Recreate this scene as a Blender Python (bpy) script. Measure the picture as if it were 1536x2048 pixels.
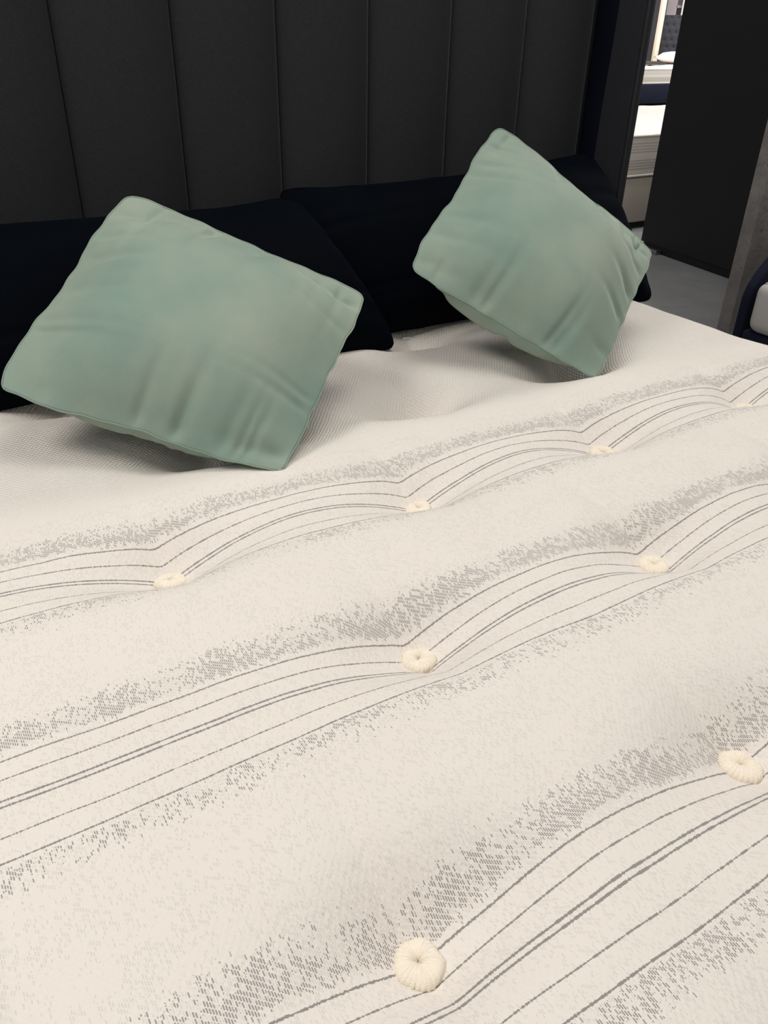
import bpy, bmesh, math, random
import numpy as np
from mathutils import Vector, Matrix

for o in list(bpy.data.objects): bpy.data.objects.remove(o)
scene = bpy.context.scene
C = scene.collection
random.seed(4)
ZM = 0.62                     # height of the tuft level of the mattress above the floor

# ------------------------------------------------------------------ camera
cam_d = bpy.data.cameras.new('camera')
cam = bpy.data.objects.new('camera', cam_d); C.objects.link(cam)
cam_d.sensor_fit = 'AUTO'; cam_d.sensor_width = 36.0
cam_d.lens = 1591.14 / 2048 * 36.0
cam_d.clip_start = 0.02; cam_d.clip_end = 200
RX = Vector((0.849775, -0.526788, 0.019402)); RU = Vector((0.260428, 0.451536, 0.853401)); RD = Vector((0.458322, 0.720146, -0.520894))
m = Matrix((RX, RU, -RD)).transposed().to_4x4()
m.translation = Vector((0, 0, 0.68 + ZM))
cam.matrix_world = m
scene.camera = cam

# ------------------------------------------------------------------ light
w = bpy.data.worlds.new('world'); scene.world = w; w.use_nodes = True
w.node_tree.nodes['Background'].inputs[0].default_value = (0.98, 0.98, 1.0, 1)
w.node_tree.nodes['Background'].inputs[1].default_value = 0.26
def area(loc, size, power, col=(1, 0.965, 0.92), size_y=None):
    l = bpy.data.lights.new('ceiling_lamp', 'AREA'); l.energy = power; l.color = col
    l.shape = 'RECTANGLE'; l.size = size; l.size_y = size_y or size
    o = bpy.data.objects.new('ceiling_lamp', l); C.objects.link(o); o.location = loc
    return o
area((-1.3, 1.0, 3.3), 1.2, 56)
area((1.2, 0.9, 3.3), 1.2, 30)
area((-0.4, -2.4, 3.3), 1.2, 22)
area((4.0, 2.2, 3.3), 1.2, 66)
area((5.6, 4.3, 3.3), 1.0, 80)
area((8.5, 7.0, 3.3), 1.5, 100)
area((15, 12.5, 3.4), 3.0, 520)
scene.view_settings.view_transform = 'Standard'
scene.view_settings.look = 'None'
scene.view_settings.exposure = 0.0
scene.view_settings.gamma = 1.0
scene.view_settings.use_curve_mapping = False

# ------------------------------------------------------------------ helpers
class S:
    """a socket with arithmetic, builds Math nodes"""
    nt = None
    def __init__(s, sock): s.s = sock
    @staticmethod
    def op(kind, *a):
        n = S.nt.nodes.new('ShaderNodeMath'); n.operation = kind
        for i, v in enumerate(a):
            if isinstance(v, S): S.nt.links.new(v.s, n.inputs[i])
            else: n.inputs[i].default_value = v
        return S(n.outputs[0])
    def __add__(s, o): return S.op('ADD', s, o)
    __radd__ = __add__
    def __sub__(s, o): return S.op('SUBTRACT', s, o)
    def __rsub__(s, o): return S.op('SUBTRACT', o, s)
    def __mul__(s, o): return S.op('MULTIPLY', s, o)
    __rmul__ = __mul__
    def __truediv__(s, o): return S.op('DIVIDE', s, o)
    def lt(s, o): return S.op('LESS_THAN', s, o)
    def gt(s, o): return S.op('GREATER_THAN', s, o)
    def floor(s): return S.op('FLOOR', s)
    def frac(s): return S.op('FRACT', s)
    def abs(s): return S.op('ABSOLUTE', s)
    def min(s, o): return S.op('MINIMUM', s, o)
    def max(s, o): return S.op('MAXIMUM', s, o)
    def sin(s): return S.op('SINE', s)
    def clamp(s): return S.op('MINIMUM', S.op('MAXIMUM', s, 0.0), 1.0)

def xyz(x, y, z=0.0):
    n = S.nt.nodes.new('ShaderNodeCombineXYZ')
    for i, v in enumerate((x, y, z)):
        if isinstance(v, S): S.nt.links.new(v.s, n.inputs[i])
        else: n.inputs[i].default_value = v
    return n.outputs[0]
def white(x, y, z=0.0):
    n = S.nt.nodes.new('ShaderNodeTexWhiteNoise'); n.noise_dimensions = '3D'
    S.nt.links.new(xyz(x, y, z), n.inputs['Vector']); return S(n.outputs['Value'])
def noise(vec, scale, detail=2.0, rough=0.5):
    n = S.nt.nodes.new('ShaderNodeTexNoise'); n.inputs['Scale'].default_value = scale
    n.inputs['Detail'].default_value = detail; n.inputs['Roughness'].default_value = rough
    S.nt.links.new(vec, n.inputs['Vector']); return S(n.outputs['Fac'])
def ramp(fac, stops):
    n = S.nt.nodes.new('ShaderNodeValToRGB'); S.nt.links.new(fac.s, n.inputs[0])
    e = n.color_ramp.elements
    while len(e) < len(stops): e.new(0.5)
    for i, (p, c) in enumerate(stops):
        e[i].position = p
        e[i].color = (c, c, c, 1) if not isinstance(c, tuple) else (*c, 1)
    return n.outputs[0]
def mixc(fac, a, b):
    n = S.nt.nodes.new('ShaderNodeMix'); n.data_type = 'RGBA'
    def put(i, v):
        if isinstance(v, S): S.nt.links.new(v.s, n.inputs[i])
        elif isinstance(v, bpy.types.NodeSocket): S.nt.links.new(v, n.inputs[i])
        elif isinstance(v, tuple): n.inputs[i].default_value = (*v, 1)
        else: n.inputs[i].default_value = v
    put(0, fac); put(6, a); put(7, b)
    return n.outputs[2]
def coords(kind='Object'):
    n = S.nt.nodes.new('ShaderNodeTexCoord'); s = S.nt.nodes.new('ShaderNodeSeparateXYZ')
    S.nt.links.new(n.outputs[kind], s.inputs[0])
    return n.outputs[kind], S(s.outputs[0]), S(s.outputs[1]), S(s.outputs[2])
def bump(h, dist, strength=1.0):
    n = S.nt.nodes.new('ShaderNodeBump'); n.inputs['Distance'].default_value = dist; n.inputs['Strength'].default_value = strength
    S.nt.links.new(h.s if isinstance(h, S) else h, n.inputs['Height']); return n.outputs[0]
def new_mat(name, rough=0.8, sheen=0.0, spec=0.5, sheen_rough=0.4, sheen_tint=None):
    mt = bpy.data.materials.new(name); mt.use_nodes = True; S.nt = mt.node_tree
    b = mt.node_tree.nodes['Principled BSDF']
    b.inputs['Roughness'].default_value = rough
    b.inputs['Specular IOR Level'].default_value = spec
    b.inputs['Sheen Weight'].default_value = sheen
    b.inputs['Sheen Roughness'].default_value = sheen_rough
    if sheen_tint: b.inputs['Sheen Tint'].default_value = (*sheen_tint, 1)
    return mt, b
def link(a, b): S.nt.links.new(a.s if isinstance(a, S) else a, b)
def simple(name, col, rough=0.7, var=0.08, scale=8.0, bmp=0.0, bscale=300.0, metal=0.0, **kw):
    mt, b = new_mat(name, rough, **kw)
    v, x, y, z = coords()
    n = noise(v, scale, 4.0)
    c = mixc(n, tuple(min(1, k * (1 - var)) for k in col), tuple(min(1, k * (1 + var)) for k in col))
    link(c, b.inputs['Base Color']); b.inputs['Metallic'].default_value = metal
    if bmp: link(bump(noise(v, bscale, 3.0), bmp), b.inputs['Normal'])
    return mt

def obj(name, me, mat, parent=None, smooth=True, loc=None):
    if isinstance(me, bmesh.types.BMesh):
        bm = me; me = bpy.data.meshes.new(name)
        bmesh.ops.recalc_face_normals(bm, faces=bm.faces); bm.to_mesh(me); bm.free()
    o = bpy.data.objects.new(name, me); C.objects.link(o)
    if mat and not me.materials: me.materials.append(mat)
    if smooth: me.polygons.foreach_set('use_smooth', [True] * len(me.polygons))
    if parent: o.parent = parent
    if loc: o.location = loc
    return o
def thing(name, label, cat, loc=(0, 0, 0), rotz=0.0, group=None):
    o = bpy.data.objects.new(name, None); C.objects.link(o); o.empty_display_size = 0.05
    o.location = loc; o.rotation_euler = (0, 0, rotz)
    return tag(o, label, cat, group)
def tag(o, label, cat, group=None):
    o['label'] = label; o['category'] = cat
    if group: o['group'] = group
    return o
def box(x0, x1, y0, y1, z0, z1, bev=0.0, seg=3):
    bm = bmesh.new(); bmesh.ops.create_cube(bm, size=1.0)
    for v in bm.verts:
        v.co = Vector((x0 + (v.co.x + .5) * (x1 - x0), y0 + (v.co.y + .5) * (y1 - y0), z0 + (v.co.z + .5) * (z1 - z0)))
    if bev: bmesh.ops.bevel(bm, geom=bm.edges[:], offset=bev, segments=seg, profile=0.5, affect='EDGES')
    return bm
def tube(points, r, n=8, closed=False):
    bm = bmesh.new(); rings = []; P = [Vector(p) for p in points]; N = len(P)
    for i, p in enumerate(P):
        a = P[(i - 1) % N] if (closed or i) else p; b = P[(i + 1) % N] if (closed or i < N - 1) else p
        t = (b - a).normalized(); up = Vector((0, 0, 1)) if abs(t.z) < .9 else Vector((1, 0, 0))
        u = t.cross(up).normalized(); v = u.cross(t)
        rings.append([bm.verts.new(p + r * (math.cos(2 * math.pi * k / n) * u + math.sin(2 * math.pi * k / n) * v)) for k in range(n)])
    for i in range(N if closed else N - 1):
        A, B = rings[i], rings[(i + 1) % N]
        for k in range(n): bm.faces.new((A[k], A[(k + 1) % n], B[(k + 1) % n], B[k]))
    if not closed: bm.faces.new(rings[0][::-1]); bm.faces.new(rings[-1])
    return bm
def prism(outline, y0, y1, bev=0.0):
    """outline in (x, z), extruded in y"""
    bm = bmesh.new()
    A = [bm.verts.new((x, y0, z)) for x, z in outline]; B = [bm.verts.new((x, y1, z)) for x, z in outline]
    bm.faces.new(A); bm.faces.new(B[::-1])
    for i in range(len(A)): bm.faces.new((A[i], B[i], B[(i + 1) % len(A)], A[(i + 1) % len(A)]))
    if bev: bmesh.ops.bevel(bm, geom=bm.edges[:], offset=bev, segments=2, profile=0.5, affect='EDGES')
    return bm
def grid_mesh(name, P):
    """P: (n, m, 3) array"""
    n, k = P.shape[:2]; me = bpy.data.meshes.new(name)
    idx = np.arange(n * k).reshape(n, k)
    f = np.stack([idx[:-1, :-1], idx[1:, :-1], idx[1:, 1:], idx[:-1, 1:]], -1).reshape(-1, 4)
    me.vertices.add(n * k); me.vertices.foreach_set('co', P.reshape(-1).astype(np.float32))
    me.loops.add(f.size); me.loops.foreach_set('vertex_index', f.reshape(-1).astype(np.int32))
    me.polygons.add(len(f)); me.polygons.foreach_set('loop_start', np.arange(0, f.size, 4, dtype=np.int32))
    me.polygons.foreach_set('loop_total', np.full(len(f), 4, dtype=np.int32))
    me.update(calc_edges=True); return me

# ------------------------------------------------------------------ mattress surface
DX, DY, X0, YA = 0.41716, 0.30966, 0.22938, 0.91006
XC, XL, XR, YF, YH = 0.855, -0.125, 1.825, -0.16, 1.84
BT = []
for k in range(-1, 5):
    odd = (k % 2 == 0)
    for i in range(3 if odd else 4): BT.append((X0 + (DX / 2 if odd else 0) + i * DX, YA + DY - k * DY))
BTN = np.array(BT)
def hgt(x, y):
    H0, a1_, sx, sy, a2, lx, lyh, lyf, c1, c2, c3, c4, a3, s3 = (0.05376, 0.04974, 0.09064, 0.04523, 0.02692, 0.04799, 0.150, 0.07058, -0.00963, 0.01391, -0.00168, -0.04606, -0.02021, 0.12096)
    x = np.asarray(x, float); y = np.asarray(y, float); z = np.full(np.broadcast(x, y).shape, H0)
    for bx, by in BT:
        X = x - bx; Y = y - by
        a1 = a1_ * (1.42 if 1.1 < by < 1.3 else 1.0)
        z = z - a1 * np.exp(-.5 * (X / sx) ** 2 - .5 * (Y / sy) ** 2)
        L = np.where(Y > 0, lyh, lyf)
        z = z - a2 * np.exp(-(np.sqrt(X ** 2 + .004 ** 2) - .004) / lx) * np.exp(-(Y / L) ** 2)
        z = z - a3 * np.exp(-.5 * (X ** 2 + Y ** 2) / s3 ** 2)
    yy = np.clip(y, 0, 1.15) - .6
    return z + c1 * (x - XC) + c2 * (x - XC) ** 2 + c3 * yy + c4 * yy ** 2
def top(x, y):
    z = hgt(x, y)
    e = np.minimum(np.minimum(x - XL, XR - x), np.minimum(y - YF, YH - y))
    r = 0.075; q = np.clip(1 - e / r, 0, 1)
    zr = z * (1 - q ** 2) + q ** 2 * 0.012
    return zr - 0.045 * (1 - np.sqrt(np.clip(1 - q ** 2, 0, 1)))

# materials -----------------------------------------------------------------
def ticking_material():
    mt, b = new_mat('woven_ticking', 0.85, sheen=0.12, spec=0.25)
    v, x, y, z = coords()
    x = x + XC; y = y + 0.84                       # local to bed coordinates
    wob = noise(v, 14.0, 2.0)
    u = 0.97095 - y + (wob - 0.5) * 0.003
    P = 0.33894
    t = S.op('FLOORED_MODULO', u + 0.10, P) - 0.10
    patt = u.gt(-0.10)
    # woven lines with ragged stitched edges
    cx = (x / 0.00125).floor(); hsh = white(cx, (u / P).floor())
    d = None
    for i, (L, wd) in enumerate([(0, .00085), (.0236, .0007), (.0490, .0011), (.0560, .0011), (.0896, .0006), (.1154, .0008)]):
        k = (t - L).abs() - wd
        d = k if d is None else d.min(k)
    line = d.lt((hsh - 0.42) * 0.0011) * patt
    # dashes
    dens = ramp((t + 0.10) / P, [(0, .02), (.06, .03), (.11, .16), (.17, .42), (.25, .56), (.277, .30), (.296, .07), (.55, .06), (.632, .10), (.655, .45), (.72, .36), (.77, .16), (.83, .07), (.92, .035)])
    dn = S.nt.nodes.new('ShaderNodeRGBToBW'); link(dens, dn.inputs[0]); dens = S(dn.outputs[0])
    clump = noise(xyz(x * 150.0, y * 95.0), 1.0, 3.0, 0.65)
    cl2 = noise(xyz(x * 16.0, y * 22.0), 1.0, 2.0, 0.5)
    cx = (x / 0.0019).floor(); fx = (x / 0.0019).frac()
    yy = y / 0.0052 + cx * 0.27; cy = yy.floor(); fy = yy.frac()
    rnd = white(cx, cy, 3.0)
    field = ((clump - 0.5) * 2.0 + 0.5) * 0.56 + rnd * 0.34 + ((cl2 - 0.5) * 1.6 + 0.5) * 0.34
    dash = field.lt(dens * 1.02 + 0.13) * fx.lt(0.60) * fy.lt(0.78) * patt
    faint = (1.0 - field).lt(0.30) * fx.lt(0.60) * fy.lt(0.78) * patt
    soft = (dens * 1.5 + 0.30).min(0.85)
    mark = (line * 0.95).max(dash * soft).max(faint * 0.18)
    basec = mixc(noise(v, 5.0, 3.0), (0.732, 0.680, 0.620), (0.762, 0.712, 0.652))
    col = mixc(mark, basec, (0.250, 0.234, 0.224))
    link(col, b.inputs['Base Color'])
    # knit relief: fine dimples, stronger in the plain head border
    wx = x + (noise(v, 30.0, 2.0) - 0.5) * 0.006; wy = y + (noise(v, 27.0, 2.0) - 0.5) * 0.004
    dots = (wx * (6.2832 / 0.0075)).sin() * (wy * (6.2832 / 0.0095)).sin()
    fine = noise(v, 420.0, 2.0)
    plain = ((0.0 - u - 0.085) / 0.12).clamp()
    h = dots * (plain * 0.62 + 0.14) + fine * 0.35 - line * 0.8 - dash * 0.3 + noise(v, 120.0, 2.0) * 0.7
    link(bump(h, 0.0011, 0.9), b.inputs['Normal'])
    return mt
M_tick = ticking_material()
M_border = simple('mattress_border', (0.70, 0.66, 0.60), 0.85, 0.05, 20, 0.001, 500)
M_piping = simple('mattress_piping', (0.66, 0.63, 0.58), 0.8, 0.05, 40)
M_yarn = simple('cream_yarn', (0.86, 0.775, 0.645), 0.9, 0.07, 90, 0.0008, 700, sheen=0.3)
def velvet(name, c1, c2, sheen, tint, nap=5.0, srough=0.35, spec=0.15):
    mt, b = new_mat(name, 0.75, sheen=sheen, spec=spec, sheen_rough=srough, sheen_tint=tint)
    v, x, y, z = coords()
    n = noise(v, nap, 3.0, 0.55)
    f = S.op('MULTIPLY', n - 0.30, 2.4).clamp()
    link(mixc(f, c1, c2), b.inputs['Base Color'])
    link(bump(noise(v, 900.0, 2.0) * 0.2 + noise(v, 22.0, 3.0), 0.004, 0.35), b.inputs['Normal'])
    return mt
M_green = velvet('sage_velvet', (0.190, 0.278, 0.228), (0.295, 0.345, 0.278), 0.5, (0.90, 0.95, 0.82), nap=4.5)
M_black = velvet('midnight_velvet', (0.0010, 0.0018, 0.0034), (0.0018, 0.0028, 0.0048), 0.014, (0.40, 0.55, 1.0), nap=6.0, spec=0.02)
def weave(name, col, sheen, tint):
    mt, b = new_mat(name, 0.85, sheen=sheen, spec=0.15, sheen_rough=0.3, sheen_tint=tint)
    v, x, y, z = coords()
    n = noise(xyz(x * 900.0, y * 900.0, z * 240.0), 1.0, 3.0, 0.7)
    c = mixc((n - 0.2) * 1.6, tuple(k * 0.55 for k in col), tuple(k * 1.45 for k in col))
    link(c, b.inputs['Base Color']); link(bump(n, 0.0008, 0.6), b.inputs['Normal'])
    return mt
M_head = weave('charcoal_upholstery', (0.025, 0.026, 0.0285), 0.06, (0.85, 0.92, 1.0))
M_wing = weave('charcoal_upholstery_wing', (0.019, 0.020, 0.0235), 0.06, (0.8, 0.9, 1.0))
M_navy = weave('navy_upholstery', (0.009, 0.011, 0.024), 0.08, (0.7, 0.8, 1.0))
M_corner_shade = velvet('painted_corner_shade', (0.003, 0.004, 0.008), (0.004, 0.005, 0.010), 0.01, (0.5, 0.6, 1.0), spec=0.03)  # near-black colour, the shade of the wing corner painted in
M_thread = simple('dark_thread', (0.006, 0.007, 0.009), 0.9)

# ------------------------------------------------------------------ room shell
def floor_material():
    mt, b = new_mat('grey_floor', 0.55, spec=0.35)
    v, x, y, z = coords()
    n = noise(v, 1.6, 6.0, 0.62); n2 = noise(v, 9.0, 4.0)
    link(ramp(n * 0.7 + n2 * 0.3, [(0.3, (0.180, 0.181, 0.184)), (0.5, (0.210, 0.211, 0.214)), (0.68, (0.265, 0.266, 0.268))]), b.inputs['Base Color'])
    link(bump(n2, 0.001), b.inputs['Normal']); return mt
fl = obj('floor', box(-8, 30, -8, 26, -0.05, 0.0), floor_material(), smooth=False); fl['kind'] = 'structure'
M_wall = simple('pale_wall', (0.36, 0.33, 0.34), 0.8, 0.04, 3)

# ------------------------------------------------------------------ the bed
BED = (XC, 0.84, 0.0)
bed = thing('upholstered_bed', 'charcoal upholstered bed with tall vertically channelled headboard and padded side wings', 'bed', BED)
def loc_bm(bm):
    bmesh.ops.translate(bm, verts=bm.verts, vec=(-BED[0], -BED[1], -BED[2])); return bm
obj('base', loc_bm(box(XL + .01, XR - .01, YF + .01, 1.90, 0.06, ZM - 0.30, 0.015)), M_navy, bed)
for x in (XL + .12, XR - .12):
    for y in (YF + .12, 1.70):
        bm = bmesh.new(); bmesh.ops.create_cone(bm, cap_ends=True, segments=16, radius1=0.024, radius2=0.03, depth=0.06)
        bmesh.ops.translate(bm, verts=bm.verts, vec=(x, y, 0.03)); obj('foot', loc_bm(bm), M_thread, bed)
SEAM_Y, PITCH, SX = 1.872, 0.2385, 1.834
hb = obj('headboard', loc_bm(box(SX - 9 * PITCH - .02, SX + .02, SEAM_Y + .004, 1.955, 0.0, 1.56, 0.01)), M_wing, bed)
def channel_mesh():
    n = 22; prof = []
    for i in range(n + 1):
        s = -1 + 2 * i / n
        prof.append((s * (PITCH / 2 - .0014), -0.034 * (1 - abs(s) ** 2.2)))
    prof = [(-PITCH / 2 + .0014, 0.004)] + prof + [(PITCH / 2 - .0014, 0.004)]
    bm = bmesh.new(); zs = [0.36, 0.38] + [0.38 + i * 0.145 for i in range(1, 8)] + [1.50, 1.535, 1.555]
    rows = []
    for k, z in enumerate(zs):
        sc = 1.0 if 0 < k < len(zs) - 2 else (0.6 if k != len(zs) - 2 else 0.88)
        rows.append([bm.verts.new((px, py * sc, z)) for px, py in prof])
    for a, b in zip(rows[:-1], rows[1:]):
        for i in range(len(prof) - 1): bm.faces.new((a[i], a[i + 1], b[i + 1], b[i]))
    bm.faces.new(rows[0][::-1]); bm.faces.new(rows[-1])
    bmesh.ops.recalc_face_normals(bm, faces=bm.faces)
    me = bpy.data.meshes.new('channel'); bm.to_mesh(me); bm.free(); me.materials.append(M_head)
    me.polygons.foreach_set('use_smooth', [True] * len(me.polygons)); return me
chm = channel_mesh()
for k in range(9):
    o = bpy.data.objects.new('channel', chm); C.objects.link(o); o.parent = hb
    o.location = (SX - (k + .5) * PITCH - BED[0], SEAM_Y - BED[1], 0)
for side in (1, -1):
    xi = SX + .004 if side > 0 else SX - 9 * PITCH - .004
    xo = xi + side * .030
    wg = obj('wing', loc_bm(box(min(xi, xo), max(xi, xo), 1.690, 1.965, 0.0, 1.60, 0.009, 4)), M_wing, bed)
    if side > 0:
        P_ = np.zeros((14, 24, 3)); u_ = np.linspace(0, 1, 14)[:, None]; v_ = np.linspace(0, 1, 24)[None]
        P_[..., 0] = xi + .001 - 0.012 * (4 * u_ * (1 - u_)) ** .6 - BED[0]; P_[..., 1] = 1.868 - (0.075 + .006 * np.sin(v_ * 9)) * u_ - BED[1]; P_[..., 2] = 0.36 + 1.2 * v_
        obj('corner_shade', grid_mesh('corner_shade', P_), M_corner_shade, wg)  # dark strip added as the shadow where wing meets headboard
    xp = xi + side * .006
    obj('piping', loc_bm(tube([(xp, 1.694, 0.02), (xp, 1.694, 1.592), (xp, 1.95, 1.592)], 0.0055, 8)), M_head, wg)
    xp = xo - side * .006
    obj('piping', loc_bm(tube([(xp, 1.694, 0.02), (xp, 1.694, 1.592), (xp, 1.95, 1.592)], 0.0055, 8)), M_head, wg)

# mattress ------------------------------------------------------------------
MT = (XC, 0.84, ZM - 0.30)
mat_root = thing('mattress', 'thick cream tufted mattress with grey woven stripes on the charcoal winged bed', 'mattress', MT)
def edges_sample(a, b, n):
    s = np.linspace(a, b, n)
    e0 = a + 0.075 * (1 - np.cos(np.linspace(0, math.pi / 2, 16))); e1 = b - 0.075 * (1 - np.cos(np.linspace(0, math.pi / 2, 16)))
    return np.unique(np.round(np.concatenate([s[(s > a + .076) & (s < b - .076)], e0, e1]), 5))
gx = edges_sample(XL, XR, 420); gy = edges_sample(YF, YH, 430)
GX, GY = np.meshgrid(gx, gy, indexing='ij')
GZ = top(GX, GY)
rs = np.random.RandomState(3)
def sm_noise(shape, k):
    a = rs.randn(*[max(2, s // k + 3) for s in shape])
    i = np.linspace(0, a.shape[0] - 1.001, shape[0]); j = np.linspace(0, a.shape[1] - 1.001, shape[1])
    i0 = i.astype(int); j0 = j.astype(int); fi = (i - i0)[:, None]; fj = (j - j0)[None]
    fi = fi * fi * (3 - 2 * fi); fj = fj * fj * (3 - 2 * fj)
    return (a[i0][:, j0] * (1 - fi) * (1 - fj) + a[i0 + 1][:, j0] * fi * (1 - fj) + a[i0][:, j0 + 1] * (1 - fi) * fj + a[i0 + 1][:, j0 + 1] * fi * fj)
GZ = GZ + sm_noise(GZ.shape, 26) * 0.0011 + sm_noise(GZ.shape, 11) * 0.0004
TP = np.stack([GX - MT[0], GY - MT[1], GZ + ZM - MT[2]], -1)
obj('top_cover', grid_mesh('top_cover', TP), M_tick, mat_root)
def rounded_loop(z, inset=0.0, r=0.07):
    pts = []
    for cxx, cyy, a0 in ((XR - r, YH - r, 0), (XL + r, YH - r, 90), (XL + r, YF + r, 180), (XR - r, YF + r, 270)):
        for i in range(7):
            a = math.radians(a0 + 90 * i / 6); pts.append((cxx + (r - inset) * math.cos(a) - MT[0], cyy + (r - inset) * math.sin(a) - MT[1], z))
    return pts
bm = bmesh.new(); prev = None; zt = ZM - 0.033 - MT[2]
prof = [(0.0, 0.045), (0.012, 0.012), (0.03, -0.003), (0.10, -0.012), (0.16, -0.008), (0.20, -0.012), (zt - .02, 0.0), (zt + .004, 0.016)]
for z, ins in prof:
    ring = [bm.verts.new(p) for p in rounded_loop(z, ins, 0.03)]
    if prev:
        for i in range(len(ring)): bm.faces.new((prev[i], prev[(i + 1) % len(ring)], ring[(i + 1) % len(ring)], ring[i]))
    else: bm.faces.new(ring[::-1])
    prev = ring
obj('side_border', bm, M_border, mat_root)
obj('piping', tube(rounded_loop(zt + .002, 0.0, 0.03), 0.007, 8, True), M_piping, mat_root)
obj('piping', tube(rounded_loop(0.016, 0.0, 0.03), 0.007, 8, True), M_piping, mat_root)

def tuft_mesh(seed):
    r_ = random.Random(seed); bm = bmesh.new(); nu, nv = 132, 16; rings = []
    strands = 27; ph = [r_.uniform(.5, 1.0) for _ in range(strands + 1)]; sq = r_.uniform(.84, .95); wob = r_.uniform(0, 6.28)
    for i in range(nu):
        a = 2 * math.pi * i / nu
        q = a / (2 * math.pi) * strands; k = int(q); groove = abs(math.sin(math.pi * q)) ** 0.6
        s = 0.84 + 0.16 * groove * ph[k]
        R = 0.0118 * (1 + 0.07 * math.sin(2 * a + wob) + 0.05 * math.sin(3 * a + 2 * wob)); rr = 0.0124 * (1 + 0.06 * math.sin(5 * a + wob))
        ring = []
        for j in range(nv):
            b = 2 * math.pi * j / nv
            rad = R + rr * s * math.cos(b); z = rr * 0.70 * s * math.sin(b) + 0.006 * (1 if b < math.pi else .3)
            if math.cos(b) < -.5: rad = max(rad, 0.0004); z = max(z, 0.0055)
            tw = 0.12 * math.sin(b)
            ring.append(bm.verts.new((rad * math.cos(a + tw), rad * sq * math.sin(a + tw), z)))
        rings.append(ring)
    for i in range(nu):
        A, B = rings[i], rings[(i + 1) % nu]
        for j in range(nv): bm.faces.new((A[j], B[j], B[(j + 1) % nv], A[(j + 1) % nv]))
    bmesh.ops.recalc_face_normals(bm, faces=bm.faces)
    me = bpy.data.meshes.new('tuft_button'); bm.to_mesh(me); bm.free(); me.materials.append(M_yarn)
    me.polygons.foreach_set('use_smooth', [True] * len(me.polygons)); return me
tufts = [tuft_mesh(s) for s in (1, 2, 3)]
for i, (bx, by) in enumerate(BT):
    o = bpy.data.objects.new('tuft_button', tufts[i % 3]); C.objects.link(o); o.parent = mat_root
    bz = float(top(np.array(bx), np.array(by)))
    o.location = (bx - MT[0], by - MT[1], bz + ZM - MT[2] + 0.004); o.rotation_euler = (random.uniform(.0, .2), random.uniform(-.15, .15), random.uniform(0, 6.28))
    sc = random.uniform(.95, 1.08); o.scale = (sc, sc, sc)

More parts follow.
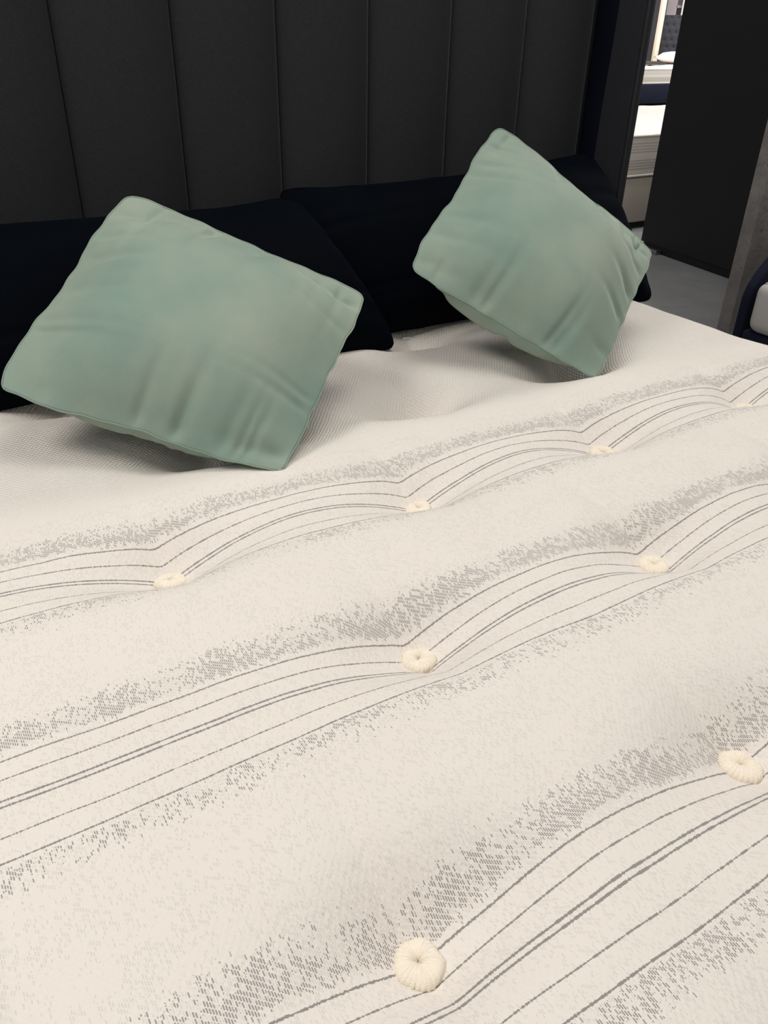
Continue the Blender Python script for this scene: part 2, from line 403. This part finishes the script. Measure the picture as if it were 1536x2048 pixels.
# ------------------------------------------------------------------ pillows: a small cloth inflation
def inflate(wd, ht, n, thick, seed, steps=260, edge=0.060):
    m_ = max(12, int(round(n * ht / wd))) | 1; n |= 1
    r_ = np.random.RandomState(seed)
    X, Y = np.meshgrid(np.linspace(-wd / 2, wd / 2, n), np.linspace(-ht / 2, ht / 2, m_), indexing='ij')
    U = 2 * X / wd; W = 2 * Y / ht
    pn = (np.abs(U) ** 36 + np.abs(W) ** 36 + 1e-30) ** (1 / 36); sc = np.maximum(np.abs(U), np.abs(W)) / pn; sc[(np.abs(U) + np.abs(W)) < 1e-6] = 1
    X = X * sc * (1 - edge * W ** 2 * U ** 2); Y = Y * sc * (1 - edge * W ** 2 * U ** 2)
    bulge = (1 - (2 * X / wd) ** 2) * (1 - (2 * Y / ht) ** 2)
    A = [np.stack([X, Y, s * 0.02 * bulge], -1) + r_.randn(n, m_, 1) * np.array([0, 0, .0012]) * bulge[..., None] for s in (1, -1)]
    V = [np.zeros_like(a) for a in A]
    Q = np.stack([X, Y], -1); dst = lambda a, b: np.linalg.norm(a - b, axis=-1)[..., None]
    LX = dst(Q[1:], Q[:-1]); LY = dst(Q[:, 1:], Q[:, :-1]); LD = (dst(Q[1:, 1:], Q[:-1, :-1]), dst(Q[:-1, 1:], Q[1:, :-1]))
    def sat(P, sa, sb, L, comp):
        d = P[sb] - P[sa]; l = np.sqrt((d * d).sum(-1, keepdims=True)) + 1e-9
        e = (l - L) / l; e = np.where(e > 0, e, e * comp); c = d * (0.5 * e)
        P[sa] += c; P[sb] -= c
    def tie():
        for s in (np.s_[0, :], np.s_[-1, :], np.s_[:, 0], np.s_[:, -1]):
            mdl = (A[0][s] + A[1][s]) * 0.5; A[0][s] = mdl; A[1][s] = mdl
    pr = 1.0
    for it in range(steps):
        t = (A[0][..., 2] - A[1][..., 2])[n // 2 - 2:n // 2 + 3, m_ // 2 - 2:m_ // 2 + 3].mean()
        pr = max(0.0, min(1.0, (thick - t) / thick * 4))
        for k in (0, 1):
            P = A[k]; sgn = 1 if k == 0 else -1
            du = np.gradient(P, axis=0); dv = np.gradient(P, axis=1); nr = np.cross(du, dv); nr /= np.linalg.norm(nr, axis=-1, keepdims=True) + 1e-9
            old = P.copy(); V[k] *= 0.90
            P = P + V[k] + nr * sgn * 0.0020 * pr
            A[k] = P; V[k] = -old
        tie()
        for _ in range(5):
            for k in (0, 1):
                P = A[k]
                for o_ in (0, 1):
                    c_ = (n - o_) // 2 * 2; sat(P, np.s_[o_:o_ + c_:2, :], np.s_[o_ + 1:o_ + 1 + c_:2, :], LX[o_:o_ + c_:2], .10)
                    c_ = (m_ - o_) // 2 * 2; sat(P, np.s_[:, o_:o_ + c_:2], np.s_[:, o_ + 1:o_ + 1 + c_:2], LY[:, o_:o_ + c_:2], .10)
                # shear, under-relaxed Jacobi
                for sa, sb, ld in ((np.s_[:-1, :-1], np.s_[1:, 1:], LD[0]), (np.s_[1:, :-1], np.s_[:-1, 1:], LD[1])):
                    d = P[sb] - P[sa]; l = np.sqrt((d * d).sum(-1, keepdims=True)) + 1e-9
                    e = (l - ld) / l; e = np.where(e > 0, e * .5, e * .1); c = d * (0.25 * e); q = P.copy(); q[sa] += c; q[sb] -= c; A[k] = P = q
                # light bending
                q = P.copy(); q[1:-1] += 0.025 * ((P[2:] + P[:-2]) / 2 - P[1:-1]); q[:, 1:-1] += 0.025 * ((P[:, 2:] + P[:, :-2]) / 2 - P[:, 1:-1]); A[k] = q
            tie()
        for k in (0, 1): V[k] = A[k] + V[k]
    for P, pw_ in zip(A, (1.7, 2.8)):             # a plump filling: fuller towards the seams
        zm = np.abs(P[..., 2]).max(); z = np.clip(np.abs(P[..., 2]) / zm, 0, 1)
        P[..., 2] = np.sign(P[..., 2]) * zm * (1 - (1 - z) ** pw_)
    return A
def pillow_mesh(name, A, corners, wob=0.0, seed=0, sag=0.0):
    """corners TL, TR, BR, BL in world; front sheet faces the viewer side of the winding"""
    TL, TR, BR, BL = [np.array(c, float) for c in corners]
    F, B = A; n, k = F.shape[:2]
    c00, c10, c11, c01 = F[0, 0, :2], F[-1, 0, :2], F[-1, -1, :2], F[0, -1, :2]
    wx = (c10[0] + c11[0] - c00[0] - c01[0]) / 2; wy = (c01[1] + c11[1] - c00[1] - c10[1]) / 2
    nrm = np.cross(TR - TL, TL - BL); nrm /= np.linalg.norm(nrm)
    cen = (TL + TR + BR + BL) / 4
    rs_ = np.random.RandomState(seed)
    def fold(cnt, length):
        t = np.linspace(0, 1, length); f_ = np.zeros(length)
        for _ in range(cnt):
            c_ = rs_.uniform(.06, .94); f_ -= rs_.uniform(.4, 1.0) * np.exp(-((t - c_) / rs_.uniform(.012, .03)) ** 2)
        return f_
    I = np.linspace(0, 1, n)[:, None]; J = np.linspace(0, 1, k)[None]
    for P, sg in ((F, 1), (B, -1)):
        for dist, f_ in ((I, fold(7, k)[None]), (1 - I, fold(7, k)[None]), (J, fold(8, n)[:, None]), (1 - J, fold(9, n)[:, None])):
            P[..., 2] += sg * wob * f_ * np.clip(dist / .05, 0, 1) * np.exp(-(dist / rs_.uniform(.16, .26)) ** 2)
    if sag:                                       # filling sinks to the lower seam, the back bellies out under it
        win = np.sin(np.pi * I) ** .8
        B[..., 1] -= sag * win * np.clip(J / .06, 0, 1) * np.exp(-(J / .30) ** 2)
        F[..., 2] += 0.25 * sag * win * np.clip(J / .08, 0, 1) * np.exp(-((J - .12) / .16) ** 2)
    wv = sum(np.sin(I * f_ * 6.28 + rs_.uniform(0, 6)) * a_ for f_, a_ in ((2, .0012), (5, .0009), (9, .0006)))
    wh = sum(np.sin(J * f_ * 6.28 + rs_.uniform(0, 6)) * a_ for f_, a_ in ((2, .0012), (5, .0009), (9, .0006)))
    for P in (F, B):
        P[..., 1] += wv * np.exp(-(np.minimum(J, 1 - J) / .06) ** 2); P[..., 0] += wh * np.exp(-(np.minimum(I, 1 - I) / .06) ** 2)
    def mp(P):
        u = (P[..., 0:1] / wx + .5); v = (P[..., 1:2] / wy + .5)
        return (BL * (1 - u) * (1 - v) + BR * u * (1 - v) + TR * u * v + TL * (1 - u) * v) + nrm * P[..., 2:3] - cen
    f = mp(F).reshape(-1, 3); b = mp(B).reshape(n, k, 3)
    ids = np.arange(n * k).reshape(n, k); bid = ids.copy(); inner = b[1:-1, 1:-1].reshape(-1, 3)
    bid[1:-1, 1:-1] = n * k + np.arange((n - 2) * (k - 2)).reshape(n - 2, k - 2)
    V = np.concatenate([f, inner])
    q1 = np.stack([ids[:-1, :-1], ids[1:, :-1], ids[1:, 1:], ids[:-1, 1:]], -1).reshape(-1, 4)
    q2 = np.stack([bid[:-1, :-1], bid[:-1, 1:], bid[1:, 1:], bid[1:, :-1]], -1).reshape(-1, 4)
    me = bpy.data.meshes.new(name); me.from_pydata(V.tolist(), [], np.concatenate([q1, q2]).tolist()); me.update()
    at = me.attributes.new('crease_edge', 'FLOAT', 'EDGE')
    bset = set(ids[0].tolist() + ids[-1].tolist() + ids[:, 0].tolist() + ids[:, -1].tolist())
    cr = [0.8 if (e.vertices[0] in bset and e.vertices[1] in bset) else 0.0 for e in me.edges]; at.data.foreach_set('value', cr)
    border = np.concatenate([mp(F)[:, 0], mp(F)[-1, 1:], mp(F)[::-1, -1][1:], mp(F)[0, ::-1][1:-1]])
    return me, cen, border
def pillow(name, label, cat, mat, size, n, thick, seed, corners, steps=260, group=None, wob=0.0105, sag=0.0):
    A = inflate(size[0], size[1], n, thick, seed, steps)
    me, cen, border = pillow_mesh('cover', A, [(c[0], c[1], c[2] + ZM) for c in corners], wob, seed, sag)
    root = thing(name, label, cat, tuple(cen), 0.0, group)
    o = obj('cover', me, mat, root); sub = o.modifiers.new('smooth', 'SUBSURF'); sub.levels = 1; sub.render_levels = 1
    obj('seam', tube([tuple(p) for p in border], 0.0013, 6, True), mat, root)
    return root
pillow('green_cushion', 'sage green velvet square cushion tilted on the left, nearer the viewer', 'cushion', M_green, (0.46, 0.46), 71, 0.17, 5,
       [(0.429, 1.582, 0.401), (0.764, 1.299, 0.241), (0.465, 1.052, 0.062), (0.114, 1.317, 0.183)], group='sage green velvet cushions', sag=0.022)
pillow('green_cushion', 'sage green velvet cushion standing on one corner at right, beside the headboard wing', 'cushion', M_green, (0.46, 0.46), 71, 0.17, 11,
       [(1.296, 1.577, 0.486), (1.572, 1.314, 0.235), (1.243, 1.123, 0.049), (0.933, 1.375, 0.258)], group='sage green velvet cushions', sag=0.034)
pillow('bed_pillow', 'black velvet pillow behind the left green cushion, leaning on the headboard', 'pillow', M_black, (0.92, 0.52), 61, 0.22, 21,
       [(0.02, 1.76, 0.345), (0.85, 1.76, 0.335), (0.985, 1.53, 0.03), (0.06, 1.55, 0.05)], 200, group='black velvet pillows')
pillow('bed_pillow', 'black velvet pillow behind the right green cushion, its corner over the mattress edge', 'pillow', M_black, (0.92, 0.52), 61, 0.22, 22,
       [(0.845, 1.80, 0.345), (1.76, 1.75, 0.385), (1.83, 1.50, 0.035), (1.0, 1.59, 0.045)], 200, group='black velvet pillows')

lb = bpy.data.objects.get('bed_pillow.001'); M_label = simple('white_label', (0.55, 0.55, 0.56), 0.7)
bm = box(-0.011, 0.011, -0.0008, 0.0008, -0.003, 0.003); o = obj('care_label', bm, M_label, lb, False)
o.location = Vector((1.012, 1.508, 0.052 + ZM)) - lb.location; o.rotation_euler = (0.5, 0.15, 0.1)

# ------------------------------------------------------------------ showroom behind
M_panel = simple('black_laminate', (0.0085, 0.0085, 0.0095), 0.55, 0.1, 2, spec=0.3)
M_metal = simple('brushed_steel', (0.35, 0.35, 0.36), 0.35, 0.1, 60, metal=1.0)
def concrete():
    mt, b = new_mat('concrete_effect', 0.85, spec=0.2)
    v, x, y, z = coords()
    n = noise(v, 5.0, 8.0, 0.68); pits = noise(v, 38.0, 3.0, 0.6)
    c = ramp(n, [(0.32, (0.16, 0.146, 0.134)), (0.5, (0.225, 0.206, 0.190)), (0.66, (0.30, 0.275, 0.255))])
    link(mixc(((0.36 - pits) * 14.0).clamp(), c, (0.06, 0.054, 0.05)), b.inputs['Base Color'])
    link(bump(n * 0.5 + pits * 0.5, 0.004), b.inputs['Normal']); return mt
M_conc = concrete()
pn = thing('room_divider', 'tall black divider board standing on low steel foot plates between the beds', 'divider', (4.612, 3.82, 0), -0.159)
obj('board', box(-0.03, 0.03, -1.2, 0.12, 0.05, 2.9, 0.003), M_panel, pn, False)
obj('plinth', box(-0.02, 0.02, -1.19, 0.10, 0.0, 0.052), M_panel, pn, False)
for yy in (0.0, -1.05):
    obj('foot_plate', box(-0.07, -0.021, yy - 0.10, yy + 0.10, 0.0, 0.03, 0.003), M_metal, pn, False)
pw = thing('concrete_partition', 'concrete effect partition slab beside the black divider board', 'partition', (3.5, 2.38, 0))
obj('slab', box(0, 2.6, -0.028, 0.04, 0.0, 2.9, 0.002), M_conc, pw, False)

M_beige = simple('beige_upholstery', (0.33, 0.30, 0.255), 0.85, 0.06, 6, 0.001, 400)
M_white = simple('white_ticking', (0.76, 0.70, 0.66), 0.85, 0.03, 6)
M_grey = simple('pale_grey_ticking', (0.50, 0.47, 0.44), 0.85, 0.04, 6)
def side_stripes():
    mt, b = new_mat('striped_border', 0.85)
    v, x, y, z = coords()
    st = ((z + noise(v, 1.2) * 0.006) * (6.2832 / 0.019)).sin() * 0.5 + 0.5
    band = ((z - 0.085).abs().lt(0.036)).max((z - 0.205).abs().lt(0.038))
    link(mixc(st * band * 0.75 + 0.06, (0.60, 0.55, 0.49), (0.30, 0.28, 0.26)), b.inputs['Base Color']); return mt
M_side = side_stripes()
def slab_mattress(name, label, x0, x1, y0, y1, z0, z1, tops, sides, group=None, bev=0.02):
    cxx, cyy = (x0 + x1) / 2, (y0 + y1) / 2; hx, hy, hz = (x1 - x0) / 2, (y1 - y0) / 2, z1 - z0
    r = thing(name, label, 'mattress', (cxx, cyy, z0), 0, group)
    obj('side_border', box(-hx, hx, -hy, hy, 0.0, hz - 0.004, bev, 4), sides, r)
    n = 40; X, Y = np.meshgrid(np.linspace(-hx + bev * .6, hx - bev * .6, n), np.linspace(-hy + bev * .6, hy - bev * .6, n), indexing='ij')
    e = np.minimum(hx - abs(X), hy - abs(Y)); Z = hz - 0.012 + 0.022 * np.sqrt(np.clip(e / .12, 0, 1)) + 0.006 * np.sin(X * 16) * np.sin(Y * 16)
    obj('top_cover', grid_mesh('top_cover', np.stack([X, Y, Z], -1)), tops, r)
    for z in ((0.012, hz - 0.008) if bev < .03 else ()):
        obj('piping', tube([(-hx, -hy, z), (hx, -hy, z), (hx, hy, z), (-hx, hy, z)], 0.008, 6, True), M_piping, r)
    return r
# nearest display bed across the aisle
b2 = thing('display_bed_base', 'beige upholstered divan base on black plinth beyond the headboard', 'bed base', (6.0, 5.33, 0))
obj('box', box(-1.3, 1.3, -0.93, 0.93, 0.05, 0.375, 0.012), M_beige, b2)
obj('plinth', box(-1.25, 1.25, -0.89, 0.89, 0.0, 0.05), M_thread, b2, False)
slab_mattress('display_mattress', 'white mattress with striped border on the beige divan base', 4.7, 7.3, 4.395, 6.27, 0.377, 0.665, M_white, M_side)
# far display bed with tufted headboard
b1 = thing('far_display_bed', 'far bed with navy base and deep buttoned navy headboard', 'bed', (15.6, 13.8, 0))
obj('base', box(-2.2, 2.6, -1.05, 1.0, 0.04, 0.40, 0.02), M_navy, b1)
slab_mattress('far_mattress', 'cream mattress on the far navy bed base', 13.4, 18.2, 12.77, 14.8, 0.402, 0.672, M_white, M_side)
M_slate = simple('slate_blue_velvet', (0.019, 0.020, 0.029), 0.8, 0.1, 5, sheen=0.2)
HBX, HBY = 17.50, 15.05
ths = -0.9
hbo = obj('tufted_headboard', bmesh.new(), M_slate, b1)
def tufted():
    n, k = 90, 60; wd, ht = 1.0, 0.86
    X, Z = np.meshgrid(np.linspace(-wd / 2, wd / 2, n), np.linspace(0, ht, k), indexing='ij')
    dep = np.zeros_like(X); e = np.minimum(np.minimum(X + wd / 2, wd / 2 - X), np.minimum(Z, ht - Z))
    pts = []
    for r_ in range(6):
        for c_ in range(7):
            px = -wd / 2 + .08 + c_ * .16 + (.08 if r_ % 2 else 0); pz = .06 + r_ * .15
            if px < wd / 2 - .03: pts.append((px, pz)); dep += 0.045 * np.exp(-np.hypot(X - px, Z - pz) / .035)
    Y = -0.09 + dep; Y = np.where(e < .005, 0.0, Y)
    return np.stack([X, Y, Z], -1), pts
TPp, tpts = tufted()
old = hbo.data; hbo.data = grid_mesh('tufted_headboard', TPp); bpy.data.meshes.remove(old); hbo.data.materials.append(M_slate)
hbo.data.polygons.foreach_set('use_smooth', [True] * len(hbo.data.polygons))
hbo.location = (HBX - 15.6, HBY - 13.8, 0.80); hbo.rotation_euler = (0, 0, ths)
obj('board', box(-0.5, 0.5, 0.0, 0.06, -0.4, 0.86, 0.008), M_slate, hbo)
bmb = bmesh.new(); bmesh.ops.create_uvsphere(bmb, u_segments=8, v_segments=5, radius=0.018); mb = bpy.data.meshes.new('button'); bmb.to_mesh(mb); bmb.free(); mb.materials.append(M_thread)
for px, pz in tpts:
    o = bpy.data.objects.new('button', mb); C.objects.link(o); o.parent = hbo; o.location = (px, -0.05, pz); o.scale = (1, .5, 1)
# pillow on the far bed, folded leaflet
def soft_pillow(name, label, loc, dims, mat, rot=0.0):
    bm = bmesh.new(); bmesh.ops.create_cube(bm, size=1.0); bmesh.ops.subdivide_edges(bm, edges=bm.edges[:], cuts=7, use_grid_fill=True)
    for v in bm.verts:
        x, y, z = [2 * c for c in v.co]
        f = (1 - abs(x) ** 4) * (1 - abs(y) ** 4); v.co = Vector((x * dims[0] / 2, y * dims[1] / 2, z * dims[2] / 2 * (0.15 + .85 * f ** .5) + dims[2] / 2))
    o = obj(name, bm, mat, None, True, loc); o.rotation_euler = (0, 0, rot); return tag(o, label, 'pillow')
soft_pillow('far_pillow', 'large white pillow lying in front of the buttoned navy headboard', (17.15, 14.35, 0.70), (1.3, 0.75, 0.24), M_white)
M_dark = simple('dark_brown', (0.012, 0.010, 0.008), 0.6)
o = obj('leaflet', prism([(-0.55, 0.0), (0.16, 0.0), (0.42, 0.012), (0.15, 0.07), (-0.55, 0.05)], -0.15, 0.15), M_dark, None, False, (15.35, 13.75, 0.70)); tag(o, 'dark folded throw lying on the far cream mattress', 'throw')

# wall with poster and shelf
wl = obj('wall_back', box(10, 30, 21.0, 21.15, 0, 4.0), M_wall, smooth=False); wl['kind'] = 'structure'
M_cream = simple('cream_paint', (0.62, 0.53, 0.42), 0.6, 0.04, 4)
M_shelf = simple('grey_lilac_laminate', (0.30, 0.27, 0.29), 0.7, 0.05, 3)
M_shelf2 = simple('pale_lilac_laminate', (0.52, 0.45, 0.48), 0.7, 0.05, 3)
po = thing('cream_post', 'cream painted post rising behind the far bed', 'post', (16.76, 14.95, 0))
obj('shaft', box(-0.10, 0.02, -0.08, 0.0, 0, 3.2, 0.004), M_cream, po, False)
obj('edge_strip', box(0.021, 0.05, -0.08, 0.0, 0, 3.2, 0.002), M_dark, po, False)
sh = thing('shelf_unit', 'pale lilac shelf unit with dark ornaments behind the far headboard', 'shelf', (18.20, 15.85, 0))
obj('back', box(-0.30, 0.9, 0.0, 0.03, 0, 2.6), M_shelf, sh, False)
for z in (0.62, 1.25, 1.82):
    obj('shelf_board', box(-0.30, 0.9, -0.30, 0.0, z, z + 0.05), M_shelf2, sh, False)
obj('side_panel', box(-0.33, -0.28, -0.30, 0.03, 0, 2.6), M_shelf2, sh, False)
M_red = simple('dark_red', (0.035, 0.012, 0.012), 0.5)
def lathe(prof, n=20):
    bm = bmesh.new(); R = [[bm.verts.new((r * math.cos(2 * math.pi * k / n), r * math.sin(2 * math.pi * k / n), z)) for k in range(n)] for r, z in prof]
    for a, b in zip(R[:-1], R[1:]):
        for k in range(n): bm.faces.new((a[k], a[(k + 1) % n], b[(k + 1) % n], b[k]))
    bm.faces.new(R[0][::-1]); bm.faces.new(R[-1]); return bm
tag(obj('vase', lathe([(.06, 0), (.09, .05), (.10, .12), (.07, .2), (.04, .26), (.05, .30)]), M_red, None, True, (18.10, 15.70, 0.672)), 'dark red vase on the lower shelf of the lilac unit', 'vase')
tag(obj('ornament', lathe([(.09, 0), (.09, .02), (.03, .04), (.025, .10), (.06, .14), (.05, .18)]), M_dark, None, True, (18.08, 15.70, 1.302)), 'small dark ornament on the upper shelf of the lilac unit', 'ornament')
# poster panel and grey sign
M_print = simple('poster_white', (0.80, 0.72, 0.70), 0.7, 0.02, 2)
M_ink = simple('poster_ink', (0.05, 0.045, 0.05), 0.7)
ps = thing('poster', 'white poster panel with a ring shaped black logo above the buttoned headboard', 'poster', (18.09, 15.20, 1.6), -0.75)
obj('sheet', box(-0.26, 0.34, 0.0, 0.02, 0.0, 0.9, 0.002), M_print, ps, False)
def arc(cx_, cz, r, a0, a1, t, y=-0.006, n=20):
    bm = bmesh.new(); L = []
    for i in range(n + 1):
        a = math.radians(a0 + (a1 - a0) * i / n)
        L.append([bm.verts.new((cx_ + q * math.cos(a), yy, cz + q * math.sin(a))) for q, yy in ((r - t, y), (r + t, y), (r + t, 0), (r - t, 0))])
    for a, b in zip(L[:-1], L[1:]):
        for k in range(4): bm.faces.new((a[k], a[(k + 1) % 4], b[(k + 1) % 4], b[k]))
    bm.faces.new(L[0]); bm.faces.new(L[-1][::-1]); return bm
obj('logo_ring', arc(0.03, 0.27, 0.085, 50, 330, 0.014), M_ink, ps, False)
obj('logo_ring', arc(0.03, 0.27, 0.035, 0, 340, 0.008), M_ink, ps, False)
obj('logo_tail', box(0.06, 0.10, -0.006, 0, 0.15, 0.20), M_ink, ps, False)
obj('caption', box(-0.06, 0.0, -0.005, 0, 0.06, 0.075), M_ink, ps, False)
obj('caption', box(0.05, 0.10, -0.005, 0, 0.06, 0.075), M_ink, ps, False)
obj('logo_bar', box(-0.02, 0.16, -0.006, 0, 0.40, 0.47), M_ink, ps, False)

# neighbouring bed at the right edge
nb = thing('neighbour_bed', 'low navy upholstered bed with sloped headboard that stands in for shade on the concrete partition', 'bed', (3.9, 1.1, 0))
obj('base', box(-0.89, 0.9, -1.0, 0.86, 0.04, 0.245, 0.015), M_navy, nb)
out = [(-0.925, 0.0), (0.95, 0.0), (0.95, 0.78), (-0.2, 0.78), (-0.35, 0.765), (-0.5, 0.725), (-0.65, 0.65), (-0.78, 0.55), (-0.87, 0.465), (-0.91, 0.415), (-0.925, 0.37)]  # sloped top follows the shadow on the slab, shade built as a board
obj('headboard', [bmesh.ops.translate(q_, verts=q_.verts, vec=(0.045, 0, 0)) or q_ for q_ in (prism(out, 0.87, 0.91, 0.008),)][0], M_navy, nb)
slab_mattress('neighbour_mattress', 'pale mattress corner on the low navy bed at the right edge', 2.985, 4.75, 0.1, 1.94, 0.247, 0.455, M_grey, M_grey, bev=0.045)
